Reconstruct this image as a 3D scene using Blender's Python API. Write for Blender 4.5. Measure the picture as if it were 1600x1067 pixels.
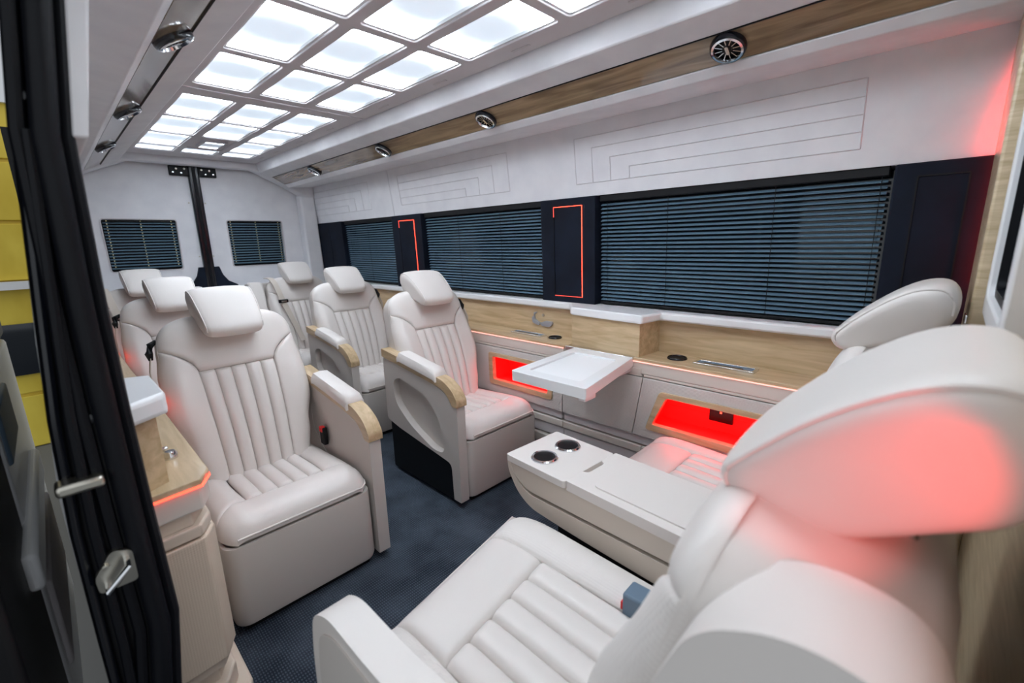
import bpy, bmesh, math, random
from mathutils import Vector, Matrix
from mathutils.geometry import delaunay_2d_cdt
random.seed(4)
for o in list(bpy.data.objects): bpy.data.objects.remove(o)
scn = bpy.context.scene
COL = scn.collection
PI = math.pi
# ------------------------------------------------------------------ camera
F_PIX = 701.5
_r = ((0.0, 0.0, 0.0),) * 3
def camera_axes(vy=(62, 394), vx=(1500, 358)):
    a = Vector((vy[0] - 800, vy[1] - 533.5, F_PIX)).normalized()      # world +Y in camera (x right, y down, z forward)
    b = Vector((vx[0] - 800, vx[1] - 533.5, F_PIX))
    b = (b - a * b.dot(a)).normalized()                               # world +X
    c = b.cross(a)                                                    # world +Z
    if c.y > 0: c = -c
    return b, a, c
_x, _y, _z = camera_axes()
cam_d = bpy.data.cameras.new('camera'); cam = bpy.data.objects.new('camera', cam_d); COL.objects.link(cam)
cam_d.sensor_width = 36.0; cam_d.lens = 36.0 * F_PIX / 1600.0; cam_d.clip_start = 0.02
right = Vector((_x.x, _y.x, _z.x)); down = Vector((_x.y, _y.y, _z.y)); fwd = Vector((_x.z, _y.z, _z.z))
m = Matrix.Identity(4)
for i in range(3):
    m[i][0] = right[i]; m[i][1] = -down[i]; m[i][2] = -fwd[i]
m[0][3], m[1][3], m[2][3] = 0.0, 0.0, 1.25
cam.matrix_world = m
cam_d.dof.use_dof = True; cam_d.dof.focus_distance = 1.9; cam_d.dof.aperture_fstop = 2.8
scn.camera = cam
# ------------------------------------------------------------------ world and exposure
w = bpy.data.worlds.new('world'); scn.world = w; w.use_nodes = True
w.node_tree.nodes['Background'].inputs[0].default_value = (0.88, 0.94, 1.0, 1)
w.node_tree.nodes['Background'].inputs[1].default_value = 0.55
scn.view_settings.view_transform = 'Standard'; scn.view_settings.look = 'None'
scn.view_settings.gamma = 1.0; scn.view_settings.use_curve_mapping = False
scn.view_settings.exposure = 0.68
PANEL_LIGHT = 15.0
# ------------------------------------------------------------------ materials
MATS = {}
def mat(name, col, rough=0.5, metal=0.0, coat=0.0, emit=None, estr=0.0, spec=0.5):
    mt = bpy.data.materials.new(name); mt.use_nodes = True
    b = mt.node_tree.nodes['Principled BSDF']
    b.inputs['Base Color'].default_value = (*col, 1); b.inputs['Roughness'].default_value = rough
    b.inputs['Metallic'].default_value = metal; b.inputs['Coat Weight'].default_value = coat
    b.inputs['Coat Roughness'].default_value = 0.08
    b.inputs['Specular IOR Level'].default_value = spec
    if emit:
        b.inputs['Emission Color'].default_value = (*emit, 1); b.inputs['Emission Strength'].default_value = estr
    MATS[name] = mt
    return mt
def nd(mt, t, **kw):
    n = mt.node_tree.nodes.new(t)
    for k, v in kw.items(): setattr(n, k, v)
    return n
def bump_noise(mt, scale, strength, dist=0.002, detail=3, vor=False):
    L = mt.node_tree.links; b = mt.node_tree.nodes['Principled BSDF']
    tc = nd(mt, 'ShaderNodeTexCoord')
    n = nd(mt, 'ShaderNodeTexVoronoi' if vor else 'ShaderNodeTexNoise'); n.inputs['Scale'].default_value = scale
    if not vor: n.inputs['Detail'].default_value = detail
    bp = nd(mt, 'ShaderNodeBump'); bp.inputs['Strength'].default_value = strength; bp.inputs['Distance'].default_value = dist
    L.new(tc.outputs['Object'], n.inputs['Vector']); L.new(n.outputs[0], bp.inputs['Height']); L.new(bp.outputs[0], b.inputs['Normal'])
def tint_noise(mt, c1, c2, scale, lo=0.3, hi=0.7, stretch=(1, 1, 1), detail=4, distort=0.0):
    L = mt.node_tree.links; b = mt.node_tree.nodes['Principled BSDF']
    tc = nd(mt, 'ShaderNodeTexCoord'); mp = nd(mt, 'ShaderNodeMapping'); mp.inputs['Scale'].default_value = stretch
    n = nd(mt, 'ShaderNodeTexNoise'); n.inputs['Scale'].default_value = scale; n.inputs['Detail'].default_value = detail
    n.inputs['Distortion'].default_value = distort
    cr = nd(mt, 'ShaderNodeValToRGB'); cr.color_ramp.elements[0].position = lo; cr.color_ramp.elements[1].position = hi
    cr.color_ramp.elements[0].color = (*c1, 1); cr.color_ramp.elements[1].color = (*c2, 1)
    L.new(tc.outputs['Object'], mp.inputs[0]); L.new(mp.outputs[0], n.inputs['Vector']); L.new(n.outputs[0], cr.inputs[0])
    L.new(cr.outputs[0], b.inputs['Base Color'])
    return cr
def dot_bump(mt, scale, strength, dist):
    """small perforations / weave dots"""
    L = mt.node_tree.links; b = mt.node_tree.nodes['Principled BSDF']
    tc = nd(mt, 'ShaderNodeTexCoord')
    ws = []
    for ax in range(3):
        sp = nd(mt, 'ShaderNodeSeparateXYZ') if ax == 0 else ws[0][0]
        mu = nd(mt, 'ShaderNodeMath', operation='MULTIPLY'); mu.inputs[1].default_value = scale
        si = nd(mt, 'ShaderNodeMath', operation='SINE')
        if ax == 0: L.new(tc.outputs['Object'], sp.inputs[0])
        L.new(sp.outputs[ax], mu.inputs[0]); L.new(mu.outputs[0], si.inputs[0]); ws.append((sp, si))
    a1 = nd(mt, 'ShaderNodeMath', operation='ADD'); a2 = nd(mt, 'ShaderNodeMath', operation='ADD')
    L.new(ws[0][1].outputs[0], a1.inputs[0]); L.new(ws[1][1].outputs[0], a1.inputs[1])
    L.new(a1.outputs[0], a2.inputs[0]); L.new(ws[2][1].outputs[0], a2.inputs[1])
    bp = nd(mt, 'ShaderNodeBump'); bp.inputs['Strength'].default_value = strength; bp.inputs['Distance'].default_value = dist
    L.new(a2.outputs[0], bp.inputs['Height']); L.new(bp.outputs[0], b.inputs['Normal'])

mat('leather', (0.75, 0.70, 0.665), 0.36, spec=0.4); bump_noise(MATS['leather'], 260, 0.12, 0.001)
mat('leather_perf', (0.75, 0.705, 0.67), 0.5, spec=0.35); dot_bump(MATS['leather_perf'], 900, 0.18, 0.0008)
mat('shell', (0.62, 0.57, 0.53), 0.5); bump_noise(MATS['shell'], 300, 0.12, 0.001)
mat('cream_trim', (0.68, 0.62, 0.56), 0.45); bump_noise(MATS['cream_trim'], 260, 0.1, 0.001)
mat('tan_trim', (0.66, 0.55, 0.45), 0.45); bump_noise(MATS['tan_trim'], 260, 0.1, 0.001)  # cream trim made tanner, shade at the left end put into the colour
mat('tan_perf', (0.66, 0.54, 0.43), 0.5, spec=0.35); dot_bump(MATS['tan_perf'], 1100, 0.2, 0.0008)  # same shade put into the perforated panel's colour
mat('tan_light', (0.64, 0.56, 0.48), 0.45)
mat('seam', (0.30, 0.25, 0.22), 0.7)
mat('suede', (0.78, 0.77, 0.79), 0.85, spec=0.2); tint_noise(MATS['suede'], (0.73, 0.72, 0.75), (0.80, 0.79, 0.81), 9, detail=6); bump_noise(MATS['suede'], 500, 0.1, 0.001)
mat('suede_grey', (0.62, 0.58, 0.59), 0.85, spec=0.2); bump_noise(MATS['suede_grey'], 400, 0.15, 0.001)
mat('suede_line', (0.67, 0.65, 0.67), 0.85, spec=0.2)
mat('raft', (0.68, 0.645, 0.66), 0.8, spec=0.2); bump_noise(MATS['raft'], 400, 0.12, 0.001)
mat('door_vinyl', (0.66, 0.63, 0.60), 0.55, spec=0.3); dot_bump(MATS['door_vinyl'], 1100, 0.35, 0.0012)
mat('wood', (0.55, 0.40, 0.24), 0.32, coat=0.35); tint_noise(MATS['wood'], (0.47, 0.33, 0.18), (0.68, 0.51, 0.32), 5.0, 0.3, 0.72, (9, 0.9, 9), 8, 0.6)
mat('wood_gloss', (0.22, 0.14, 0.07), 0.14, coat=1.0); tint_noise(MATS['wood_gloss'], (0.16, 0.105, 0.06), (0.36, 0.25, 0.15), 4.0, 0.35, 0.65, (8, 0.7, 8), 7, 0.8)
mat('wood_cross', (0.55, 0.42, 0.26), 0.35, coat=0.3); tint_noise(MATS['wood_cross'], (0.45, 0.34, 0.20), (0.66, 0.53, 0.36), 7.0, 0.3, 0.7, (1.6, 1.6, 14), 5, 0.3)
mat('navy', (0.006, 0.010, 0.022), 0.75, spec=0.25); tint_noise(MATS['navy'], (0.002, 0.004, 0.011), (0.005, 0.010, 0.023), 7); 
mat('slat', (0.12, 0.20, 0.27), 0.36, spec=0.6)
mat('black', (0.003, 0.0032, 0.0045), 0.5, spec=0.3)
mat('black_gloss', (0.005, 0.006, 0.01), 0.18)
mat('rubber', (0.004, 0.0045, 0.007), 0.45, spec=0.2); bump_noise(MATS['rubber'], 60, 0.3, 0.002)
mat('glass_dark', (0.01, 0.014, 0.02), 0.05, spec=0.6)
mat('chrome', (0.75, 0.76, 0.78), 0.12, metal=1.0)
mat('brushed', (0.42, 0.45, 0.50), 0.35, metal=0.6)
mat('steel', (0.55, 0.52, 0.45), 0.3, metal=1.0)
mat('white_paint', (0.84, 0.84, 0.85), 0.35, coat=0.2)
mat('table_pad', (0.88, 0.88, 0.89), 0.5)
mat('niche', (0.80, 0.04, 0.04), 0.6)  # red LED glow put into the lining's own colour
mat('blue_grey', (0.13, 0.19, 0.26), 0.45)
mat('yellow', (0.62, 0.43, 0.02), 0.45); tint_noise(MATS['yellow'], (0.62, 0.42, 0.02), (0.95, 0.74, 0.10), 2.2, stretch=(1, 1, 0.5))
mat('red_button', (0.75, 0.02, 0.02), 0.4)
mat('light_leak_gold', (0.95, 0.78, 0.40), 0.5)  # outside light through the blind's cord holes, painted as plain gold
mat('belt', (0.62, 0.55, 0.48), 0.7)
mat('belt_dark', (0.06, 0.06, 0.075), 0.6)
mat('asphalt', (0.16, 0.16, 0.16), 0.9)
mat('led_red', (0.9, 0.1, 0.06), 0.4, emit=(1.0, 0.06, 0.03), estr=2.6)
mat('led_dim', (0.5, 0.02, 0.02), 0.4, emit=(1.0, 0.10, 0.07), estr=0.9)
mat('led_soft', (0.9, 0.5, 0.45), 0.4, emit=(1.0, 0.40, 0.33), estr=0.8)
mat('light_panel', (0.9, 0.9, 0.92), 0.4, emit=(0.93, 0.965, 1.0), estr=PANEL_LIGHT)
def panel_nodes():
    mt = MATS['light_panel']; L = mt.node_tree.links; b = mt.node_tree.nodes['Principled BSDF']
    tc = nd(mt, 'ShaderNodeTexCoord'); sp = nd(mt, 'ShaderNodeSeparateXYZ')
    L.new(tc.outputs['Generated'], sp.inputs[0])
    def band(out, lo):
        a = nd(mt, 'ShaderNodeMath', operation='SUBTRACT'); a.inputs[1].default_value = 0.5
        c = nd(mt, 'ShaderNodeMath', operation='ABSOLUTE')
        r = nd(mt, 'ShaderNodeMapRange'); r.interpolation_type = 'SMOOTHSTEP'
        r.inputs[1].default_value = 0.0; r.inputs[2].default_value = 0.5; r.inputs[3].default_value = lo; r.inputs[4].default_value = 1.0
        L.new(out, a.inputs[0]); L.new(a.outputs[0], c.inputs[0]); L.new(c.outputs[0], r.inputs[0]); return r.outputs[0]
    ry, rx = band(sp.outputs[1], 0.0), band(sp.outputs[0], 0.0)
    iy = nd(mt, 'ShaderNodeMath', operation='SUBTRACT'); iy.inputs[0].default_value = 1.0; L.new(ry, iy.inputs[1])
    px = nd(mt, 'ShaderNodeMath', operation='POWER'); L.new(rx, px.inputs[0]); px.inputs[1].default_value = 2.0
    ix = nd(mt, 'ShaderNodeMath', operation='MULTIPLY_ADD'); L.new(px.outputs[0], ix.inputs[0]); ix.inputs[1].default_value = -0.22; ix.inputs[2].default_value = 1.0
    pr = nd(mt, 'ShaderNodeMath', operation='MULTIPLY'); L.new(iy.outputs[0], pr.inputs[0]); L.new(ix.outputs[0], pr.inputs[1])
    rr = nd(mt, 'ShaderNodeMath', operation='SUBTRACT'); rr.inputs[0].default_value = 1.0; L.new(pr.outputs[0], rr.inputs[1])
    rp = nd(mt, 'ShaderNodeMath', operation='POWER'); L.new(rr.outputs[0], rp.inputs[0]); rp.inputs[1].default_value = 4.2
    r = rp.outputs[0]
    mx = nd(mt, 'ShaderNodeMapRange'); mx.inputs[3].default_value = 0.42; mx.inputs[4].default_value = PANEL_LIGHT
    L.new(r, mx.inputs[0]); L.new(mx.outputs[0], b.inputs['Emission Strength'])
    cr = nd(mt, 'ShaderNodeValToRGB'); cr.color_ramp.elements[0].color = (0.70, 0.85, 1.0, 1); cr.color_ramp.elements[1].color = (0.90, 0.95, 1.0, 1)
    L.new(r, cr.inputs[0]); L.new(cr.outputs[0], b.inputs['Emission Color'])
panel_nodes()
def carpet_nodes():
    mt = mat('carpet', (0.02, 0.035, 0.06), 0.95, spec=0.15); L = mt.node_tree.links; b = mt.node_tree.nodes['Principled BSDF']
    tc = nd(mt, 'ShaderNodeTexCoord'); wv = nd(mt, 'ShaderNodeTexWave'); wv.bands_direction = 'Y'
    wv.inputs['Scale'].default_value = 26; wv.inputs['Distortion'].default_value = 0.6; wv.inputs['Detail'].default_value = 2; wv.inputs['Detail Scale'].default_value = 8
    wx = nd(mt, 'ShaderNodeTexWave'); wx.bands_direction = 'X'; wx.inputs['Scale'].default_value = 40; wx.inputs['Distortion'].default_value = 1.5
    n = nd(mt, 'ShaderNodeTexNoise'); n.inputs['Scale'].default_value = 5; n.inputs['Detail'].default_value = 6
    for t in (wv, wx, n): L.new(tc.outputs['Object'], t.inputs['Vector'])
    mm = nd(mt, 'ShaderNodeMath', operation='MULTIPLY'); L.new(wv.outputs['Fac'], mm.inputs[0]); L.new(wx.outputs['Fac'], mm.inputs[1])
    ad = nd(mt, 'ShaderNodeMath', operation='MULTIPLY_ADD'); L.new(mm.outputs[0], ad.inputs[0]); ad.inputs[1].default_value = 0.55; L.new(n.outputs[0], ad.inputs[2])
    cr = nd(mt, 'ShaderNodeValToRGB'); cr.color_ramp.elements[0].position = 0.35; cr.color_ramp.elements[1].position = 1.0
    cr.color_ramp.elements[0].color = (0.016, 0.022, 0.033, 1); cr.color_ramp.elements[1].color = (0.095, 0.120, 0.155, 1)
    L.new(ad.outputs[0], cr.inputs[0]); L.new(cr.outputs[0], b.inputs['Base Color'])
    bp = nd(mt, 'ShaderNodeBump'); bp.inputs['Strength'].default_value = 0.6; bp.inputs['Distance'].default_value = 0.004
    L.new(mm.outputs[0], bp.inputs['Height']); L.new(bp.outputs[0], b.inputs['Normal'])
carpet_nodes()

# ------------------------------------------------------------------ mesh helpers
class MB:
    def __init__(s): s.v = []; s.f = []
    def add(s, vs, fs):
        k = len(s.v); s.v += [tuple(p) for p in vs]; s.f += [tuple(i + k for i in f) for f in fs]; return s
    def box(s, x0, x1, y0, y1, z0, z1):
        return s.add([(x0,y0,z0),(x1,y0,z0),(x1,y1,z0),(x0,y1,z0),(x0,y0,z1),(x1,y0,z1),(x1,y1,z1),(x0,y1,z1)],
                     [(0,3,2,1),(4,5,6,7),(0,1,5,4),(1,2,6,5),(2,3,7,6),(3,0,4,7)])
    def prism(s, poly, ax, a, b):
        """poly: 2D points; ax: extrusion axis (0: poly is y,z; 1: x,z; 2: x,y)"""
        return s.poly(poly, [], ax, a, b)
    def poly(s, outer, holes, ax, a, b):
        pts = []; edges = []
        loops = [outer] + list(holes)
        for lp in loops:
            k = len(pts); n = len(lp); pts += [Vector(p) for p in lp]; edges += [(k + i, k + (i + 1) % n) for i in range(n)]
        V, E, Fc, _, _, _ = delaunay_2d_cdt(pts, edges, [], 1, 1e-7)
        def inside(p, lp):
            c = False; n = len(lp)
            for i in range(n):
                x1, y1 = lp[i]; x2, y2 = lp[(i + 1) % n]
                if (y1 > p[1]) != (y2 > p[1]) and p[0] < (x2 - x1) * (p[1] - y1) / (y2 - y1) + x1: c = not c
            return c
        tris = []
        for f in Fc:
            c = (sum(V[i].x for i in f) / len(f), sum(V[i].y for i in f) / len(f))
            if inside(c, outer) and not any(inside(c, h) for h in holes): tris.append(tuple(f))
        def P(p, t):
            return (t, p[0], p[1]) if ax == 0 else (p[0], t, p[1]) if ax == 1 else (p[0], p[1], t)
        nV = len(V)
        s.add([P(p, a) for p in V] + [P(p, b) for p in V], [t[::-1] for t in tris] + [tuple(i + nV for i in t) for t in tris])
        for lp in loops:
            n = len(lp)
            s.add([P(p, a) for p in lp] + [P(p, b) for p in lp], [(i, (i + 1) % n, n + (i + 1) % n, n + i) for i in range(n)])
        return s
    def tube(s, path, r, n=8, cap=True, flat=None):
        path = [Vector(p) for p in path]; rings = []
        for i, p in enumerate(path):
            t = (path[min(i + 1, len(path) - 1)] - path[max(i - 1, 0)]).normalized()
            up = Vector((0, 0, 1)) if abs(t.z) < 0.9 else Vector((1, 0, 0))
            a = t.cross(up).normalized(); b = a.cross(t).normalized()
            rr = r[i] if isinstance(r, (list, tuple)) else r
            rings.append([p + a * rr * math.cos(2 * PI * k / n) + b * rr * math.sin(2 * PI * k / n) for k in range(n)])
        return s.loft(rings, cap)
    def loft(s, rings, cap=True, close=True):
        n = len(rings[0]); vs = [p for r in rings for p in r]; fs = []
        for i in range(len(rings) - 1):
            for k in range(n if close else n - 1):
                k2 = (k + 1) % n
                fs.append((i * n + k, i * n + k2, (i + 1) * n + k2, (i + 1) * n + k))
        if cap and close:
            fs.append(tuple(range(n - 1, -1, -1))); fs.append(tuple((len(rings) - 1) * n + k for k in range(n)))
        return s.add(vs, fs)
    def ribbon(s, path, wdir, width, th=0.002):
        path = [Vector(p) for p in path]; wd = Vector(wdir).normalized() * width / 2; rings = []
        for i, p in enumerate(path):
            t = (path[min(i + 1, len(path) - 1)] - path[max(i - 1, 0)]).normalized(); nn = t.cross(wd).normalized() * th / 2
            rings.append([p - wd - nn, p + wd - nn, p + wd + nn, p - wd + nn])
        return s.loft(rings)
    def lathe(s, prof, n=24, M=None, cap=True):
        rings = [[(r * math.cos(2 * PI * k / n), r * math.sin(2 * PI * k / n), z) for k in range(n)] for r, z in prof]
        if M is not None: rings = [[tuple(M @ Vector(p)) for p in rg] for rg in rings]
        return s.loft(rings, cap)
    def build(s, name, material, parent=None, local=False, bevel=0, seg=2, sharp=38, kind=None):
        me = bpy.data.meshes.new(name); me.from_pydata(s.v, [], s.f)
        bm = bmesh.new(); bm.from_mesh(me); bmesh.ops.remove_doubles(bm, verts=bm.verts, dist=1e-6)
        bmesh.ops.recalc_face_normals(bm, faces=bm.faces); bm.to_mesh(me); bm.free()
        me.materials.append(MATS[material])
        for p in me.polygons: p.use_smooth = True
        me.set_sharp_from_angle(angle=math.radians(sharp))
        o = bpy.data.objects.new(name, me); COL.objects.link(o)
        if parent is not None:
            o.parent = parent
            if not local:
                q = parent; off = Vector((0, 0, 0))
                while q is not None: off += q.location; q = q.parent
                o.location = -off
        if bevel:
            b = o.modifiers.new('bevel', 'BEVEL'); b.width = bevel; b.segments = seg; b.limit_method = 'ANGLE'; b.angle_limit = math.radians(40)
            b.harden_normals = False
        if kind: o['kind'] = kind
        return o
def bx(*a): return MB().box(*a)
def tag(o, label, cat, group=None):
    o['label'] = label; o['category'] = cat
    if group: o['group'] = group
    return o
def thing(name, label, cat, loc=(0, 0, 0), rz=0, group=None):
    o = bpy.data.objects.new(name, None); COL.objects.link(o); o.empty_display_size = 0.1
    o.location = loc; o.rotation_euler = (0, 0, rz)
    return tag(o, label, cat, group)
def struct(o): o['kind'] = 'structure'; return o
def sempty(name, loc=(0, 0, 0)):
    o = bpy.data.objects.new(name, None); COL.objects.link(o); o.location = loc; o.empty_display_size = 0.1
    return struct(o)
def copy_part(src, parent, loc=None, rot=None):
    c = src.copy(); COL.objects.link(c); c.parent = parent
    if loc is not None: c.location = loc
    if rot is not None: c.rotation_euler = rot
    return c
def rrect(x0, x1, y0, y1, r, n=5):
    pts = []
    for cx, cy, a in ((x1 - r, y1 - r, 0), (x0 + r, y1 - r, 90), (x0 + r, y0 + r, 180), (x1 - r, y0 + r, 270)):
        for k in range(n + 1):
            t = math.radians(a + 90 * k / n); pts.append((cx + r * math.cos(t), cy + r * math.sin(t)))
    return pts
def rpoly(pts, r, n=5):
    """round the corners of a polygon"""
    out = []; N = len(pts)
    for i in range(N):
        p = Vector(pts[i]); a = Vector(pts[i - 1]) - p; b = Vector(pts[(i + 1) % N]) - p
        rr = min(r[i] if isinstance(r, (list, tuple)) else r, a.length * .45, b.length * .45)
        p0 = p + a.normalized() * rr; p1 = p + b.normalized() * rr
        for k in range(n + 1):
            t = k / n; out.append(tuple(p0 * (1 - t) ** 2 + p * 2 * t * (1 - t) + p1 * t * t))
    return out
MX = lambda x: 1.98 - x            # mirror between the van's two sides
def lerp(a, b, t): return a + (b - a) * t

# ================================================================== THE SHELL OF THE VAN
YF, YR = -0.11, 4.64
struct(bx(-0.05, 2.10, -0.6, 4.75, -0.06, 0.0).build('floor', 'carpet'))
struct(bx(0.10, 2.08, -0.6, 4.75, 2.02, 2.08).build('ceiling', 'suede'))
wr = struct(bx(2.05, 2.10, -0.6, 4.75, 0.0, 2.05).build('wall_right', 'black'))
SKIN = ((0.0, -.055), (.80, -.055), (1.10, -.032), (1.42, .0), (1.62, .036), (1.95, .085), (2.03, .10))
def skin_x(z):
    for (a, xa), (b, xb) in zip(SKIN, SKIN[1:]):
        if z <= b: return lerp(xa, xb, (z - a) / (b - a))
    return SKIN[-1][1]
wl = struct(MB().prism([(x, z) for z, x in SKIN] + [(x + .02, z) for z, x in SKIN[::-1]], 1, 1.13, 4.75).build('wall_left', 'white_paint'))
# upper side panels (leaning slightly inwards) with their stitched line pattern
def wall_x(z): return lerp(1.925, 1.965, (1.79 - z) / (1.79 - 1.457))
up = MB().prism([(wall_x(1.82), 1.82), (wall_x(1.457), 1.457), (2.05, 1.457), (2.05, 1.82)], 1, -0.06, 3.16).build('upper_panel', 'suede', wr)
up2 = MB().prism([(wall_x(1.82), 1.82), (wall_x(1.457), 1.457), (2.05, 1.457), (2.05, 1.82)], 1, 3.165, YR).build('upper_panel', 'suede', wr)
upl = MB().prism([(MX(wall_x(1.82)) + .045, 1.82), (MX(wall_x(1.457)) + .03, 1.457), (skin_x(1.457) + .02, 1.457), (skin_x(1.82) + .02, 1.82)], 1, 1.16, YR).build('upper_panel', 'suede', wl)
def stitch_lines(segs, parent):
    for (y0, z0), (y1, z1) in segs:
        d = Vector((y1 - y0, z1 - z0)); L = d.length; d.normalize(); nx = Vector((-d.y, d.x)) * 0.0028
        vs = []
        for (y, z) in ((y0, z0), (y1, z1)):
            x = wall_x(z)
            vs += [(x + .001, y - nx.x, z - nx.y), (x - 0.0035, y, z), (x + .001, y + nx.x, z + nx.y)]
        MB().add(vs, [(0, 1, 4, 3), (1, 2, 5, 4), (0, 2, 1), (3, 4, 5), (0, 3, 5, 2)]).build('stitched_line', 'suede_line', parent)
def nested(y_near, y_far, z0, z1, n, step_y, step_z, flat_end):
    segs = []
    for k in range(n):
        a = y_near + (0 if flat_end == 'near' else k * step_y); b = y_far - (0 if flat_end == 'far' else k * step_y)
        zt = z1 - k * step_z
        segs.append(((a, zt), (b, zt)))
        if flat_end == 'near': segs.append(((b, z0), (b, zt)))
        else: segs.append(((a, z0), (a, zt)))
    a, b = y_near, y_far
    segs.append(((a, z0), (b, z0)))
    if flat_end == 'near': segs.append(((a, z0), (a, z1)))
    else: segs.append(((b, z0), (b, z1)))
    return segs
stitch_lines(nested(0.275, 1.43, 1.518, 1.728, 4, 0.10, 0.0525, 'near'), up)
stitch_lines(nested(1.90, 3.04, 1.528, 1.735, 4, 0.13, 0.052, 'far'), up)
stitch_lines(nested(3.48, 4.56, 1.527, 1.738, 4, 0.13, 0.052, 'far'), up2)
# bulkheads under the roof: cornice, glossy wood strip, lip with flat soffit
PA, PB, PC, PD, PE, PF = (1.445, 1.957), (1.468, 1.884), (1.567, 1.853), (1.67, 1.797), (1.70, 1.772), (1.935, 1.790)
k = 1
for side in (1, -1):
    fx = (lambda p: p) if side == 1 else (lambda p: (MX(p[0]), p[1]))
    y0 = -0.06 if side == 1 else 0.25
    struct(MB().prism([fx(p) for p in (PA, PB, PC, (1.60, 1.93), (1.47, 2.0))], 1, y0, 4.50).build('trim_%d' % k, 'suede', bevel=.005)); k += 1
    wd = struct(MB().prism([fx(p) for p in ((1.5685, 1.8545), (1.6685, 1.7995), (1.69, 1.84), (1.60, 1.89))], 1, y0, 4.495).build('trim_%d' % k, 'wood_gloss')); k += 1
    struct(MB().prism([fx(p) for p in (PD, PE, PF if side == 1 else (1.89, 1.79), (1.935 if side == 1 else 1.88, 1.83), (1.70, 1.83))], 1, y0, 4.50).build('trim_%d' % k, 'suede', bevel=0.004)); k += 1
# bright chrome bead between wood and cornice
for side in (1, -1):
    p = (1.5675, 1.8525) if side == 1 else (MX(1.5675), 1.8525)
    struct(MB().tube([(p[0], -0.05 if side == 1 else .25, p[1]), (p[0], 4.49, p[1])], 0.0022, 6).build('trim_%d' % k, 'black')); k += 1
# rear header that frames the rear doors
def hdr(p): return p
outer = [(0.10, 2.0), (0.07, 1.70), (0.16, 1.70), (0.335, 1.80), (0.575, 1.905), (1.405, 1.905), (1.64, 1.80), (1.82, 1.70), (1.94, 1.70), (1.94, 2.0)]
struct(MB().prism(outer, 1, 4.50, 4.60).build('trim_%d' % k, 'suede', bevel=0.022, seg=4)); k += 1
# corner posts at the back
struct(MB().prism([(1.80, 1.72), (1.94, 1.72), (1.99, 0.0), (1.83, 0.0)], 1, 4.52, 4.63).build('trim_%d' % k, 'suede', bevel=0.02, seg=3)); k += 1
struct(MB().prism([(0.08, 1.72), (0.18, 1.72), (0.15, 0.0), (-0.02, 0.0)], 1, 4.52, 4.63).build('trim_%d' % k, 'suede', bevel=0.02, seg=3)); k += 1

# ------------------------------------------------------------------ rear wall: two door leaves with blinds
def rear_leaf(name, x0, x1, wx0, wx1, lean0, lean1):
    hole = rpoly([(wx0, 1.085), (wx1 , 1.085), (wx1 + lean1, 1.48), (wx0 + lean0, 1.48)], 0.02)
    d = struct(MB().poly([(x0, 0.0), (x1, 0.0), (x1, 1.95), (x0, 1.95)], [hole], 1, YR, YR + 0.035).build(name, 'suede'))
    rim = rpoly([(wx0 - .008, 1.077), (wx1 + .008, 1.077), (wx1 + lean1 + .008, 1.488), (wx0 + lean0 - .008, 1.488)], 0.026)
    MB().poly(rim, [hole], 1, YR - .006, YR + .004).build('window_rim', 'suede_grey', d)
    return d
d1 = rear_leaf('door_1', 0.02, 0.972, 0.362, 0.815, -0.004, 0.008)
d2 = rear_leaf('door_2', 1.022, 1.98, 1.195, 1.64, -0.004, 0.006)
for d, xs in ((d1, (0.935, 0.945)), (d2, (1.052, 1.047))):
    for x, z in ((xs[0], 1.62), (xs[1], 1.18)):
        MB().lathe([(0.0, 0), (0.006, 0), (0.006, 0.004), (0, 0.006)], 10, Matrix.Translation((x, YR, z)) @ Matrix.Rotation(PI / 2, 4, 'X')).build('screw', 'steel', d)
struct(bx(-0.04, 2.08, 4.72, 4.78, 0, 2.08).build('wall_back', 'black'))
# post with bracket between the leaves
po = thing('centre_post', 'black upright post between the two rear door leaves', 'post', (0.997, 4.6, 0.9))
bx(0.958, 1.036, YR - 0.035, YR + 0.04, 0.86, 1.93).build('post', 'black_gloss', po, bevel=0.012, seg=3)
bx(0.985, 1.009, YR - 0.043, YR - 0.034, 0.90, 1.90).build('rubber_strip', 'rubber', po, bevel=0.003)
for sx in (-1, 1):
    c = 0.997
    br = bx(*(sorted((c + sx * 0.03, c + sx * 0.165))), YR - 0.03, YR, 1.83, 1.905).build('bracket', 'black', po, bevel=0.006)
    for i, (dx, z) in enumerate(((0.06, 1.885), (0.085, 1.85), (0.115, 1.882), (0.14, 1.853))):
        MB().lathe([(0, 0), (0.008, 0), (0.007, 0.006), (0, 0.007)], 10, Matrix.Translation((c + sx * dx, YR - 0.03, z)) @ Matrix.Rotation(PI / 2, 4, 'X')).build('bolt', 'chrome' if i % 2 else 'steel', br)
    pts = [(c + sx * 0.02, 1.09), (c + sx * 0.075, 1.09), (c + sx * 0.095, 1.02), (c + sx * 0.13, 0.965), (c + sx * 0.20, 0.925), (c + sx * 0.2, 0.86), (c + sx * 0.02, 0.86)]
    MB().prism(pts, 1, YR - 0.028, YR).build('foot_cover', 'navy', po)

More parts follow.
